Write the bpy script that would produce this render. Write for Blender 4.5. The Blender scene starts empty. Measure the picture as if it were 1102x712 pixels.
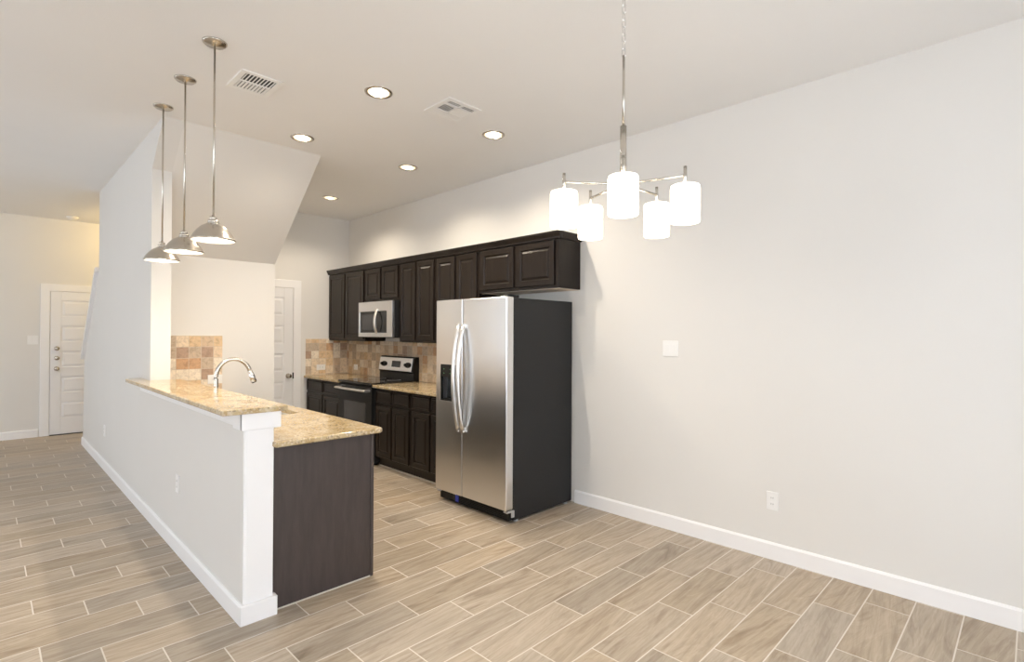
import bpy, bmesh, math, random
from mathutils import Vector, Matrix

# ------------------------------------------------------------------ camera, world, exposure
S = bpy.context.scene
COL = S.collection
PI = math.pi
R = math.radians
S.view_settings.view_transform = 'Standard'
S.view_settings.look = 'None'
S.view_settings.gamma = 1.0
S.view_settings.use_curve_mapping = False
S.view_settings.exposure = 0.0
try:
    S.cycles.use_denoising = True
    S.cycles.max_bounces = 10
    S.cycles.diffuse_bounces = 6
    S.cycles.sample_clamp_indirect = 6.0
except Exception:
    pass

CAM_H = 1.4608
cam_d = bpy.data.cameras.new('camera')
cam = bpy.data.objects.new('camera', cam_d)
COL.objects.link(cam)
S.camera = cam
cam_d.sensor_width = 36.0
cam_d.lens = 565.8 / 1102 * 36.0
cam_d.clip_start = 0.05
ya, pi_, ro = R(45.1684), R(0.3451), R(0.296)
f_ = Vector((math.sin(ya) * math.cos(pi_), math.cos(ya) * math.cos(pi_), math.sin(pi_)))
r_ = Vector((math.cos(ya), -math.sin(ya), 0))
u_ = Vector((-math.sin(ya) * math.sin(pi_), -math.cos(ya) * math.sin(pi_), math.cos(pi_)))
r2 = r_ * math.cos(ro) + u_ * math.sin(ro)
u2 = u_ * math.cos(ro) - r_ * math.sin(ro)
m = Matrix.Identity(4)
for i in range(3):
    m[i][0], m[i][1], m[i][2] = r2[i], u2[i], -f_[i]
m[0][3], m[1][3], m[2][3] = 0, 0, CAM_H
cam.matrix_world = m

SKY = 6.15            # daylight strength
SKY_COL = (0.87, 0.945, 1.05)
CAN_W = 61.0         # recessed downlights
PEND_W = 14.0
CHAND = 6.5
HALL_W = 30.0

w = bpy.data.worlds.new('daylight')
S.world = w
w.use_nodes = True
bg = w.node_tree.nodes['Background']
bg.inputs[0].default_value = (*SKY_COL, 1)
bg.inputs[1].default_value = SKY

# ------------------------------------------------------------------ key dimensions (metres)
XR = 3.651           # right wall
H = 3.054            # ceiling
YB = 6.90            # back wall (pantry)
YF = 9.82            # far wall with the entry door
WL, WR = 0.925, 1.06 # stair wall / half wall faces
YE, YW = 2.82, 4.91  # half wall end, full wall start
YN = 5.59            # wall under the stairs
XE = 2.128           # right edge of the stair box
XW = -4.2            # far left wall of the living side
YR = -1.7            # rear wall, behind the camera
BAR = 1.085
CT = 0.897

# ------------------------------------------------------------------ materials
def new_mat(name):
    mt = bpy.data.materials.new(name)
    mt.use_nodes = True
    nt = mt.node_tree
    return mt, nt, nt.nodes['Principled BSDF']

def mnode(nt, op, a, b=None, c=None):
    n = nt.nodes.new('ShaderNodeMath')
    n.operation = op
    for i, v in enumerate((a, b, c)):
        if v is None:
            continue
        if isinstance(v, (int, float)):
            n.inputs[i].default_value = v
        else:
            nt.links.new(v, n.inputs[i])
    return n.outputs[0]

def ramp(nt, fac, stops, interp='LINEAR'):
    n = nt.nodes.new('ShaderNodeValToRGB')
    n.color_ramp.interpolation = interp
    el = n.color_ramp.elements
    while len(el) < len(stops):
        el.new(0.5)
    for e, (p, c) in zip(el, stops):
        e.position = p
        e.color = (*c, 1)
    nt.links.new(fac, n.inputs[0])
    return n.outputs[0]

def noise(nt, vec, scale, detail=4, rough=0.55):
    n = nt.nodes.new('ShaderNodeTexNoise')
    n.inputs['Scale'].default_value = scale
    n.inputs['Detail'].default_value = detail
    n.inputs['Roughness'].default_value = rough
    if vec is not None:
        nt.links.new(vec, n.inputs['Vector'])
    return n

def mix(nt, fac, a, b, mode='MIX'):
    n = nt.nodes.new('ShaderNodeMix')
    n.data_type = 'RGBA'
    n.blend_type = mode
    for sock, v in ((n.inputs[0], fac), (n.inputs[6], a), (n.inputs[7], b)):
        if isinstance(v, (int, float)):
            sock.default_value = v
        elif isinstance(v, tuple):
            sock.default_value = (*v, 1)
        else:
            nt.links.new(v, sock)
    return n.outputs[2]

def position(nt):
    return nt.nodes.new('ShaderNodeNewGeometry').outputs['Position']

def bump(nt, bs, height, strength=0.2, dist=0.01):
    b = nt.nodes.new('ShaderNodeBump')
    b.inputs['Strength'].default_value = strength
    b.inputs['Distance'].default_value = dist
    nt.links.new(height, b.inputs['Height'])
    nt.links.new(b.outputs[0], bs.inputs['Normal'])

def paint(name, col, rough=0.75, tex=0.12):
    mt, nt, bs = new_mat(name)
    p = position(nt)
    n = noise(nt, p, 90, 3)
    n2 = noise(nt, p, 1.3, 2)
    c = mix(nt, n2.outputs[0], tuple(v * 0.975 for v in col), tuple(min(1, v * 1.02) for v in col))
    nt.links.new(c, bs.inputs['Base Color'])
    bs.inputs['Roughness'].default_value = rough
    if tex:
        bump(nt, bs, n.outputs[0], tex, 0.002)
    return mt

def plain(name, col, rough=0.5, metal=0.0, emit=None, estr=0, spec=None):
    mt, nt, bs = new_mat(name)
    bs.inputs['Base Color'].default_value = (*col, 1)
    bs.inputs['Roughness'].default_value = rough
    bs.inputs['Metallic'].default_value = metal
    if spec is not None:
        bs.inputs['Specular IOR Level'].default_value = spec
    if emit:
        bs.inputs['Emission Color'].default_value = (*emit, 1)
        bs.inputs['Emission Strength'].default_value = estr
    n = noise(nt, None, 40, 2)
    tc = nt.nodes.new('ShaderNodeTexCoord')
    nt.links.new(tc.outputs['Object'], n.inputs['Vector'])
    r = mnode(nt, 'MULTIPLY_ADD', n.outputs[0], 0.08, rough - 0.04)
    nt.links.new(r, bs.inputs['Roughness'])
    return mt

def brushed(name, col, rough=0.3, scale=(2, 2, 220), amt=0.12):
    mt, nt, bs = new_mat(name)
    tc = nt.nodes.new('ShaderNodeTexCoord')
    mp = nt.nodes.new('ShaderNodeMapping')
    mp.inputs['Scale'].default_value = scale
    nt.links.new(tc.outputs['Object'], mp.inputs['Vector'])
    n = noise(nt, mp.outputs[0], 1.0, 3)
    bs.inputs['Metallic'].default_value = 1.0
    c = mix(nt, n.outputs[0], tuple(v * 0.98 for v in col), tuple(min(1, v * 1.02) for v in col))
    nt.links.new(c, bs.inputs['Base Color'])
    r = mnode(nt, 'MULTIPLY_ADD', n.outputs[0], amt, rough - amt / 2)
    nt.links.new(r, bs.inputs['Roughness'])
    return mt

M = {}
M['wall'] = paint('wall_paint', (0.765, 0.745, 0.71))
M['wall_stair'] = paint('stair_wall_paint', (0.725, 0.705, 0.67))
M['ceiling'] = paint('ceiling_paint', (0.85, 0.84, 0.825), 0.85, 0.2)
M['trim'] = paint('white_trim_paint', (0.90, 0.89, 0.885), 0.4, 0)
M['door'] = paint('white_door_paint', (0.87, 0.865, 0.87), 0.4, 0)
M['plate'] = plain('white_plastic', (0.86, 0.85, 0.83), 0.35)
M['slot'] = plain('dark_slot', (0.05, 0.05, 0.05), 0.6)
M['nickel'] = brushed('brushed_nickel', (0.58, 0.54, 0.48), 0.23, (30, 30, 120))
M['reflector'] = plain('satin_reflector', (0.72, 0.66, 0.57), 0.42, 1.0)
M['chrome'] = plain('chrome', (0.80, 0.80, 0.80), 0.12, 1.0)
M['steel'] = plain('stainless_steel', (0.745, 0.745, 0.745), 0.30, 1.0)
M['steel_trim'] = plain('bright_steel', (0.82, 0.81, 0.79), 0.36, 1.0)
M['black_side'] = plain('black_textured_metal', (0.017, 0.017, 0.0175), 0.42, spec=0.32)
M['black'] = plain('black_plastic', (0.010, 0.010, 0.010), 0.35, spec=0.25)
M['glass_black'] = plain('black_glass', (0.012, 0.012, 0.013), 0.06)
M['oven_glass'] = plain('oven_window_glass', (0.05, 0.05, 0.055), 0.08)
M['blue'] = plain('blue_sticker', (0.05, 0.07, 0.45), 0.5)
M['hinge'] = plain('grey_hinge_metal', (0.55, 0.55, 0.56), 0.4, 0.6)
M['green_led'] = plain('green_indicator', (0.05, 0.25, 0.1), 0.4, 0, (0.45, 1.0, 0.5), 0.22)
M['white_enamel'] = plain('white_enamel', (0.88, 0.86, 0.82), 0.4)
M['caulk'] = plain('light_grout_line', (0.62, 0.58, 0.52), 0.7)
M['dark_duct'] = plain('dark_duct', (0.05, 0.05, 0.05), 0.8)  # dark colour standing in for the shade inside a vent
M['tan_wood'] = plain('tan_cabinet_underside', (0.78, 0.66, 0.52), 0.6)

def emitter(name, col, strength):
    mt, nt, bs = new_mat(name)
    bs.inputs['Base Color'].default_value = (0.9, 0.88, 0.82, 1)
    bs.inputs['Emission Color'].default_value = (*col, 1)
    bs.inputs['Emission Strength'].default_value = strength
    return mt
M['bulb'] = emitter('lit_bulb', (1.0, 0.84, 0.62), 60)
M['can_bulb'] = emitter('lit_downlight_bulb', (1.0, 0.90, 0.74), 17)
M['shade'] = emitter('lit_frosted_glass', (1.0, 0.90, 0.74), CHAND)

def wood_cabinet():
    mt, nt, bs = new_mat('espresso_wood')
    tc = nt.nodes.new('ShaderNodeTexCoord')
    mp = nt.nodes.new('ShaderNodeMapping')
    mp.inputs['Scale'].default_value = (9, 9, 1.2)
    nt.links.new(tc.outputs['Object'], mp.inputs['Vector'])
    n = noise(nt, mp.outputs[0], 4, 6, 0.65)
    c = ramp(nt, n.outputs[0], [(0.3, (0.011, 0.0075, 0.0055)), (0.7, (0.021, 0.0145, 0.0105))])
    nt.links.new(c, bs.inputs['Base Color'])
    bs.inputs['Roughness'].default_value = 0.30
    bs.inputs['Specular IOR Level'].default_value = 0.26
    bump(nt, bs, n.outputs[0], 0.06, 0.002)
    return mt
M['espresso'] = wood_cabinet()

def panel_wood():
    mt, nt, bs = new_mat('espresso_end_panel')
    tc = nt.nodes.new('ShaderNodeTexCoord')
    mp = nt.nodes.new('ShaderNodeMapping')
    mp.inputs['Scale'].default_value = (7, 7, 0.9)
    nt.links.new(tc.outputs['Object'], mp.inputs['Vector'])
    n = noise(nt, mp.outputs[0], 5, 6, 0.65)
    c = ramp(nt, n.outputs[0], [(0.3, (0.046, 0.035, 0.033)), (0.7, (0.068, 0.052, 0.048))])
    nt.links.new(c, bs.inputs['Base Color'])
    bs.inputs['Roughness'].default_value = 0.42
    return mt
M['panel'] = panel_wood()

def granite():
    mt, nt, bs = new_mat('gold_granite')
    p = position(nt)
    n1 = noise(nt, p, 9, 5, 0.6)
    base = ramp(nt, n1.outputs[0], [(0.30, (0.43, 0.30, 0.14)), (0.48, (0.52, 0.39, 0.21)), (0.62, (0.60, 0.49, 0.32)), (0.75, (0.46, 0.32, 0.15))])
    v = nt.nodes.new('ShaderNodeTexVoronoi')
    v.inputs['Scale'].default_value = 105
    nt.links.new(p, v.inputs['Vector'])
    sp = nt.nodes.new('ShaderNodeSeparateColor')
    nt.links.new(v.outputs['Color'], sp.inputs[0])
    dark = mnode(nt, 'GREATER_THAN', sp.outputs[0], 0.86)
    light = mnode(nt, 'GREATER_THAN', sp.outputs[1], 0.80)
    c = mix(nt, mnode(nt, 'MULTIPLY', light, 0.38), base, (0.78, 0.70, 0.56))
    c = mix(nt, mnode(nt, 'MULTIPLY', dark, 0.55), c, (0.17, 0.11, 0.065))
    n2 = noise(nt, p, 45, 3)
    blot = mnode(nt, 'GREATER_THAN', n2.outputs[0], 0.63)
    c = mix(nt, mnode(nt, 'MULTIPLY', blot, 0.5), c, (0.32, 0.25, 0.18))
    nt.links.new(c, bs.inputs['Base Color'])
    bs.inputs['Roughness'].default_value = 0.10
    return mt
M['granite'] = granite()

def floor_mat():
    mt, nt, bs = new_mat('wood_look_floor_tile')
    p = position(nt)
    sx = nt.nodes.new('ShaderNodeSeparateXYZ')
    nt.links.new(p, sx.inputs[0])
    X, Y = sx.outputs[0], sx.outputs[1]
    yy = mnode(nt, 'DIVIDE', mnode(nt, 'SUBTRACT', Y, 2.668), 0.2005)
    row = mnode(nt, 'FLOOR', yy)
    fy = mnode(nt, 'SUBTRACT', yy, row)
    xx = mnode(nt, 'DIVIDE', mnode(nt, 'ADD', mnode(nt, 'SUBTRACT', X, 1.2045), mnode(nt, 'MULTIPLY', row, 0.202)), 0.606)
    colm = mnode(nt, 'FLOOR', xx)
    fx = mnode(nt, 'SUBTRACT', xx, colm)
    # grout mask
    dy = mnode(nt, 'MULTIPLY', mnode(nt, 'MINIMUM', fy, mnode(nt, 'SUBTRACT', 1.0, fy)), 0.2005)
    dx = mnode(nt, 'MULTIPLY', mnode(nt, 'MINIMUM', fx, mnode(nt, 'SUBTRACT', 1.0, fx)), 0.606)
    dd = mnode(nt, 'MINIMUM', dx, dy)
    g = mnode(nt, 'LESS_THAN', dd, 0.0030)
    # per tile random
    cv = nt.nodes.new('ShaderNodeCombineXYZ')
    nt.links.new(row, cv.inputs[0]); nt.links.new(colm, cv.inputs[1])
    wn = nt.nodes.new('ShaderNodeTexWhiteNoise')
    wn.noise_dimensions = '2D'
    nt.links.new(cv.outputs[0], wn.inputs['Vector'])
    sep = nt.nodes.new('ShaderNodeSeparateColor')
    nt.links.new(wn.outputs['Color'], sep.inputs[0])
    # grain along x with per tile offset
    gv = nt.nodes.new('ShaderNodeCombineXYZ')
    nt.links.new(mnode(nt, 'ADD', mnode(nt, 'MULTIPLY', X, 2.2), mnode(nt, 'MULTIPLY', sep.outputs[0], 37.0)), gv.inputs[0])
    nt.links.new(mnode(nt, 'ADD', mnode(nt, 'MULTIPLY', Y, 13.0), mnode(nt, 'MULTIPLY', X, mnode(nt, 'MULTIPLY_ADD', sep.outputs[2], 5.0, -2.5))), gv.inputs[1])
    nt.links.new(mnode(nt, 'MULTIPLY', sep.outputs[1], 23.0), gv.inputs[2])
    n1 = noise(nt, gv.outputs[0], 1.0, 5, 0.6)
    n1.inputs['Distortion'].default_value = 1.1
    gv2 = nt.nodes.new('ShaderNodeCombineXYZ')
    nt.links.new(mnode(nt, 'MULTIPLY', X, 3.0), gv2.inputs[0])
    nt.links.new(mnode(nt, 'ADD', mnode(nt, 'MULTIPLY', Y, 48.0), mnode(nt, 'MULTIPLY', X, mnode(nt, 'MULTIPLY_ADD', sep.outputs[0], 16.0, -8.0))), gv2.inputs[1])
    nt.links.new(mnode(nt, 'MULTIPLY', sep.outputs[1], 50.0), gv2.inputs[2])
    n2 = noise(nt, gv2.outputs[0], 1.0, 4, 0.6)
    base = ramp(nt, n1.outputs[0], [(0.26, (0.25, 0.192, 0.135)), (0.40, (0.37, 0.30, 0.225)), (0.50, (0.44, 0.368, 0.285)), (0.60, (0.40, 0.33, 0.25)), (0.76, (0.53, 0.455, 0.36))])
    n2.inputs['Distortion'].default_value = 0.5
    st_ = nt.nodes.new('ShaderNodeMapRange')
    st_.inputs[1].default_value = 0.48; st_.inputs[2].default_value = 0.72
    nt.links.new(n2.outputs[0], st_.inputs[0])
    base = mix(nt, mnode(nt, 'MULTIPLY', st_.outputs[0], 0.6), base, (0.245, 0.188, 0.13))
    sl_ = nt.nodes.new('ShaderNodeMapRange')
    sl_.inputs[1].default_value = 0.45; sl_.inputs[2].default_value = 0.28
    nt.links.new(n2.outputs[0], sl_.inputs[0])
    base = mix(nt, mnode(nt, 'MULTIPLY', sl_.outputs[0], 0.35), base, (0.60, 0.52, 0.42))
    hsv = nt.nodes.new('ShaderNodeHueSaturation')
    nt.links.new(base, hsv.inputs['Color'])
    nt.links.new(mnode(nt, 'MULTIPLY_ADD', sep.outputs[1], 0.26, 0.87), hsv.inputs['Value'])
    nt.links.new(mnode(nt, 'MULTIPLY_ADD', sep.outputs[2], 0.24, 0.90), hsv.inputs['Saturation'])
    c = mix(nt, g, hsv.outputs[0], (0.70, 0.65, 0.58))
    nt.links.new(c, bs.inputs['Base Color'])
    rr = mnode(nt, 'MULTIPLY_ADD', n1.outputs[0], 0.15, 0.36)
    nt.links.new(mnode(nt, 'MAXIMUM', rr, mnode(nt, 'MULTIPLY', g, 0.8)), bs.inputs['Roughness'])
    bump(nt, bs, mnode(nt, 'SUBTRACT', mnode(nt, 'MULTIPLY', n2.outputs[0], 0.1), g), 0.25, 0.0015)
    return mt
M['floor'] = floor_mat()

def tile_mat(name, axis, grout, off, gain):
    """square tumbled stone tiles on a wall; axis = the horizontal axis of the wall"""
    mt, nt, bs = new_mat(name)
    p = position(nt)
    sx = nt.nodes.new('ShaderNodeSeparateXYZ')
    nt.links.new(p, sx.inputs[0])
    A, Z = sx.outputs[axis], sx.outputs[2]
    T = 0.1035
    a = mnode(nt, 'DIVIDE', mnode(nt, 'SUBTRACT', A, off[0]), T)
    b = mnode(nt, 'DIVIDE', mnode(nt, 'SUBTRACT', Z, off[1]), T)
    ia, ib = mnode(nt, 'FLOOR', a), mnode(nt, 'FLOOR', b)
    fa, fb = mnode(nt, 'SUBTRACT', a, ia), mnode(nt, 'SUBTRACT', b, ib)
    d = mnode(nt, 'MINIMUM', mnode(nt, 'MINIMUM', fa, mnode(nt, 'SUBTRACT', 1.0, fa)), mnode(nt, 'MINIMUM', fb, mnode(nt, 'SUBTRACT', 1.0, fb)))
    g = mnode(nt, 'LESS_THAN', d, 0.022)
    cv = nt.nodes.new('ShaderNodeCombineXYZ')
    nt.links.new(ia, cv.inputs[0]); nt.links.new(ib, cv.inputs[1])
    wn = nt.nodes.new('ShaderNodeTexWhiteNoise')
    wn.noise_dimensions = '2D'
    nt.links.new(cv.outputs[0], wn.inputs['Vector'])
    base = ramp(nt, wn.outputs['Value'], [(0.0, (0.50, 0.38, 0.26)), (0.16, (0.62, 0.51, 0.38)), (0.34, (0.44, 0.35, 0.26)), (0.48, (0.68, 0.60, 0.49)),
                                          (0.64, (0.56, 0.41, 0.25)), (0.76, (0.36, 0.25, 0.18)), (0.84, (0.60, 0.47, 0.33)), (0.93, (0.47, 0.29, 0.17))], 'CONSTANT')
    n = noise(nt, p, 26, 5, 0.65)
    n.inputs['Distortion'].default_value = 0.8
    c = mix(nt, 0.75, base, ramp(nt, n.outputs[0], [(0.28, (0.62 * gain, 0.58 * gain, 0.54 * gain)), (0.5, (gain, gain, gain)), (0.72, (1.22 * gain, 1.18 * gain, 1.12 * gain))]), 'MULTIPLY')
    c = mix(nt, g, c, grout)
    nt.links.new(c, bs.inputs['Base Color'])
    bs.inputs['Roughness'].default_value = 0.55
    bump(nt, bs, mnode(nt, 'SUBTRACT', mnode(nt, 'MULTIPLY', n.outputs[0], 0.3), g), 0.3, 0.003)
    return mt
M['tile_y'] = tile_mat('stone_tile_right', 1, (0.55, 0.47, 0.37), (0.03, CT), 1.1)
M['tile_x'] = tile_mat('stone_tile_back', 0, (0.60, 0.51, 0.40), (WR - 0.02, CT + 0.015), 1.3)

def pane_mat():
    mt = bpy.data.materials.new('clear_window_glass')
    mt.use_nodes = True
    nt = mt.node_tree
    for n in list(nt.nodes):
        nt.nodes.remove(n)
    o = nt.nodes.new('ShaderNodeOutputMaterial')
    t = nt.nodes.new('ShaderNodeBsdfTransparent')
    g = nt.nodes.new('ShaderNodeBsdfGlossy')
    g.inputs['Roughness'].default_value = 0.02
    mx = nt.nodes.new('ShaderNodeMixShader')
    mx.inputs[0].default_value = 0.06
    nt.links.new(t.outputs[0], mx.inputs[1]); nt.links.new(g.outputs[0], mx.inputs[2])
    nt.links.new(mx.outputs[0], o.inputs[0])
    return mt
M['pane'] = pane_mat()

# ------------------------------------------------------------------ mesh builder
class MB:
    def __init__(self):
        self.bm = bmesh.new()
    def box(self, x0, x1, y0, y1, z0, z1, bev=0, seg=2):
        xs, ys, zs = sorted((x0, x1)), sorted((y0, y1)), sorted((z0, z1))
        b = bmesh.new()
        vs = [b.verts.new((x, y, z)) for x in xs for y in ys for z in zs]
        for q in ((0, 1, 3, 2), (4, 6, 7, 5), (0, 4, 5, 1), (2, 3, 7, 6), (0, 2, 6, 4), (1, 5, 7, 3)):
            b.faces.new([vs[i] for i in q])
        if bev:
            bmesh.ops.bevel(b, geom=list(b.edges), offset=bev, segments=seg, affect='EDGES', profile=0.5)
        self._merge(b)
        return self
    def _merge(self, b):
        bmesh.ops.recalc_face_normals(b, faces=b.faces)
        mp = {v: self.bm.verts.new(v.co) for v in b.verts}
        for f in b.faces:
            nf = self.bm.faces.new([mp[v] for v in f.verts])
            nf.smooth = f.smooth
        b.free()
    def prism(self, pts, axis, a0, a1, bev=0, seg=2):
        """extrude a 2-D polygon along an axis; pts in the two other axes in order"""
        b = bmesh.new()
        def mk(p, a):
            q = [p[0], p[1]]
            q.insert(axis, a)
            return b.verts.new(q)
        A = [mk(p, a0) for p in pts]
        B = [mk(p, a1) for p in pts]
        b.faces.new(A); b.faces.new(B[::-1])
        n = len(pts)
        for i in range(n):
            b.faces.new((A[i], B[i], B[(i + 1) % n], A[(i + 1) % n]))
        bmesh.ops.recalc_face_normals(b, faces=b.faces)
        if bev:
            bmesh.ops.bevel(b, geom=list(b.edges), offset=bev, segments=seg, affect='EDGES', profile=0.5)
        self._merge(b)
        return self
    def lathe(self, prof, c, seg=32, axis=2, smooth=True, closed=False, caps=True):
        b = bmesh.new()
        rings = []
        for r, h in prof:
            ring = []
            for k in range(seg):
                t = 2 * PI * k / seg
                q = [r * math.cos(t), r * math.sin(t)]
                q.insert(axis, h)
                ring.append(b.verts.new(Vector(q) + Vector(c)))
            rings.append(ring)
        n = len(rings)
        for i in range(n if closed else n - 1):
            A, B = rings[i], rings[(i + 1) % n]
            for k in range(seg):
                f = b.faces.new((A[k], A[(k + 1) % seg], B[(k + 1) % seg], B[k]))
                f.smooth = smooth
        if caps and not closed:
            if prof[0][0] > 1e-4:
                b.faces.new(rings[0])
            if prof[-1][0] > 1e-4:
                b.faces.new(rings[-1][::-1])
        bmesh.ops.remove_doubles(b, verts=b.verts, dist=1e-5)
        self._merge(b)
        return self
    def cyl(self, p0, p1, r, seg=20, r1=None):
        self.tube([p0, p1], r, seg, r1=r1)
        return self
    def tube(self, pts, r, seg=14, r1=None, close=False, flat=None):
        pts = [Vector(p) for p in pts]
        b = bmesh.new()
        n = len(pts)
        rings = []
        up = None
        for i, p in enumerate(pts):
            if close:
                t = (pts[(i + 1) % n] - pts[i - 1]).normalized()
            else:
                t = (pts[min(i + 1, n - 1)] - pts[max(i - 1, 0)]).normalized()
            if up is None:
                up = Vector((0, 0, 1)) if abs(t.z) < 0.9 else Vector((1, 0, 0))
            s = t.cross(up).normalized()
            up = s.cross(t).normalized()
            rr = r if r1 is None else r + (r1 - r) * i / (n - 1)
            fa, fb = flat or (1, 1)
            rings.append([b.verts.new(p + s * rr * fa * math.cos(2 * PI * k / seg) + up * rr * fb * math.sin(2 * PI * k / seg)) for k in range(seg)])
        for i in range(n if close else n - 1):
            A, B = rings[i], rings[(i + 1) % n]
            for k in range(seg):
                f = b.faces.new((A[k], A[(k + 1) % seg], B[(k + 1) % seg], B[k]))
                f.smooth = True
        if not close:
            b.faces.new(rings[0][::-1]); b.faces.new(rings[-1])
        self._merge(b)
        return self
    def rings(self, o, U, V, W, lu, lv, steps):
        """stepped rectangular panel: o corner, U/V in-plane unit vectors, W outward; steps = [(inset, depth)]"""
        o, U, V, W = Vector(o), Vector(U), Vector(V), Vector(W)
        b = bmesh.new()
        rs = []
        for ins, d in steps:
            rs.append([b.verts.new(o + U * a + V * c + W * d) for a, c in ((ins, ins), (lu - ins, ins), (lu - ins, lv - ins), (ins, lv - ins))])
        b.faces.new(rs[0][::-1])
        for A, B in zip(rs, rs[1:]):
            for k in range(4):
                b.faces.new((A[k], A[(k + 1) % 4], B[(k + 1) % 4], B[k]))
        b.faces.new(rs[-1])
        self._merge(b)
        return self
    def build(self, name, mat, parent=None):
        me = bpy.data.meshes.new(name)
        if parent is None:
            xs = [v.co for v in self.bm.verts]
            lo = [min(c[i] for c in xs) for i in range(3)]
            hi = [max(c[i] for c in xs) for i in range(3)]
            org = Vector(((lo[0] + hi[0]) / 2, (lo[1] + hi[1]) / 2, lo[2]))
        else:
            org = ORG[parent.name]
        bmesh.ops.translate(self.bm, verts=self.bm.verts, vec=-org)
        self.bm.to_mesh(me)
        self.bm.free()
        me.materials.append(mat)
        o = bpy.data.objects.new(name, me)
        COL.objects.link(o)
        if parent is None:
            o.location = org
        else:
            o.parent = parent
        ORG[o.name] = org
        return o
ORG = {}

def tag(o, label, cat, group=None):
    o['label'] = label
    o['category'] = cat
    if group:
        o['group'] = group
    return o

def thing(name, label, cat, loc, group=None):
    o = bpy.data.objects.new(name, None)
    o.empty_display_size = 0.05
    COL.objects.link(o)
    o.location = loc
    ORG[o.name] = Vector(loc)
    return tag(o, label, cat, group)

def struct(o):
    o['kind'] = 'structure'
    return o

def dup(root, loc, label):
    r = root.copy()
    COL.objects.link(r)
    r.location = loc
    r['label'] = label
    def rec(src, dst):
        for ch in [c for c in ALLKIDS(src)]:
            c = ch.copy()
            COL.objects.link(c)
            c.parent = dst
            rec(ch, c)
    rec(root, r)
    return r
def ALLKIDS(o):
    return [c for c in bpy.data.objects if c.parent == o]

def bx(name, mat, x0, x1, y0, y1, z0, z1, bev=0, parent=None):
    return MB().box(x0, x1, y0, y1, z0, z1, bev).build(name, mat, parent)

# ------------------------------------------------------------------ room shell
struct(bx('floor', M['floor'], XW, XR, YR, YF, -0.1, 0))

# ceiling with round openings for the downlights
CANS = [(1.831, 3.075), (1.825, 4.240), (2.866, 3.070), (2.860, 4.262), (2.870, 5.880)]
CAN_R = 0.072
b = bmesh.new()
edges = []
cor = [b.verts.new(p) for p in ((XW, YR, H), (XR, YR, H), (XR, YF, H), (XW, YF, H))]
edges += [b.edges.new((cor[i], cor[(i + 1) % 4])) for i in range(4)]
for cx, cy in CANS:
    ring = [b.verts.new((cx + CAN_R * math.cos(2 * PI * k / 32), cy + CAN_R * math.sin(2 * PI * k / 32), H)) for k in range(32)]
    edges += [b.edges.new((ring[i], ring[(i + 1) % 32])) for i in range(32)]
bmesh.ops.triangle_fill(b, use_beauty=True, edges=edges)
for f in b.faces:
    f.normal_update()
    if f.normal.z > 0:
        f.normal_flip()
mb = MB(); mb.bm.free(); mb.bm = b
struct(mb.build('ceiling', M['ceiling']))
# unseen roof slab above keeps the sky out of the room
struct(bx('trim_1', M['ceiling'], XW - 0.2, XR + 0.2, YR - 0.2, YF + 0.2, H + 0.2, H + 0.3))

struct(bx('wall_right', M['wall'], XR, XR + 0.15, YR, YF + 0.15, 0, H + 0.2))
struct(bx('wall_far', M['wall'], XW, XR, YF, YF + 0.15, 0, H + 0.2))
FILL_WINDOWS = [(2.3, 4.4, 0.5, 2.5), (6.3, 8.6, 0.5, 2.5)]  # unseen left-wall windows, added as fill light for left side and hall
mb = MB()
ys_ = [YR] + [v for q in FILL_WINDOWS for v in q[:2]] + [YF + 0.15]
for i in range(0, len(ys_), 2):
    mb.box(XW - 0.15, XW, ys_[i], ys_[i + 1], 0, H + 0.2)
for ya_, yb_, za_, zb_ in FILL_WINDOWS:
    mb.box(XW - 0.15, XW, ya_, yb_, 0, za_)
    mb.box(XW - 0.15, XW, ya_, yb_, zb_, H + 0.2)
struct(mb.build('wall_left', M['wall']))
for i, (ya_, yb_, za_, zb_) in enumerate(FILL_WINDOWS):
    t = 0.05
    xa_, xb_ = XW - 0.10, XW - 0.04
    ym_ = (ya_ + yb_) / 2
    fr = MB().box(xa_, xb_, ya_, ya_ + t, za_, zb_).box(xa_, xb_, yb_ - t, yb_, za_, zb_)
    fr.box(xa_, xb_, ya_ + t, yb_ - t, za_, za_ + t).box(xa_, xb_, ya_ + t, yb_ - t, zb_ - t, zb_).box(xa_, xb_, ym_ - 0.025, ym_ + 0.025, za_ + t, zb_ - t)
    win = struct(fr.build('window_%d' % (i + 3), M['trim']))  # invented window, put in only for the daylight it lets in
    bx('window_pane', M['pane'], XW - 0.073, XW - 0.069, ya_ + 0.03, yb_ - 0.03, za_ + 0.03, zb_ - 0.03, 0, win)
    ld = bpy.data.lights.new('window_portal', 'AREA')
    ld.shape = 'RECTANGLE'
    ld.size, ld.size_y = yb_ - ya_, zb_ - za_
    ld.cycles.is_portal = True
    lo = bpy.data.objects.new('window_portal', ld)
    COL.objects.link(lo)
    lo.location = (XW - 0.14, ym_, (za_ + zb_) / 2)
    lo.rotation_euler = (R(90), 0, R(-90))   # faces +X
struct(bx('wall_back', M['wall'], XE, XR, YB, YB + 0.12, 0, H))

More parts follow.
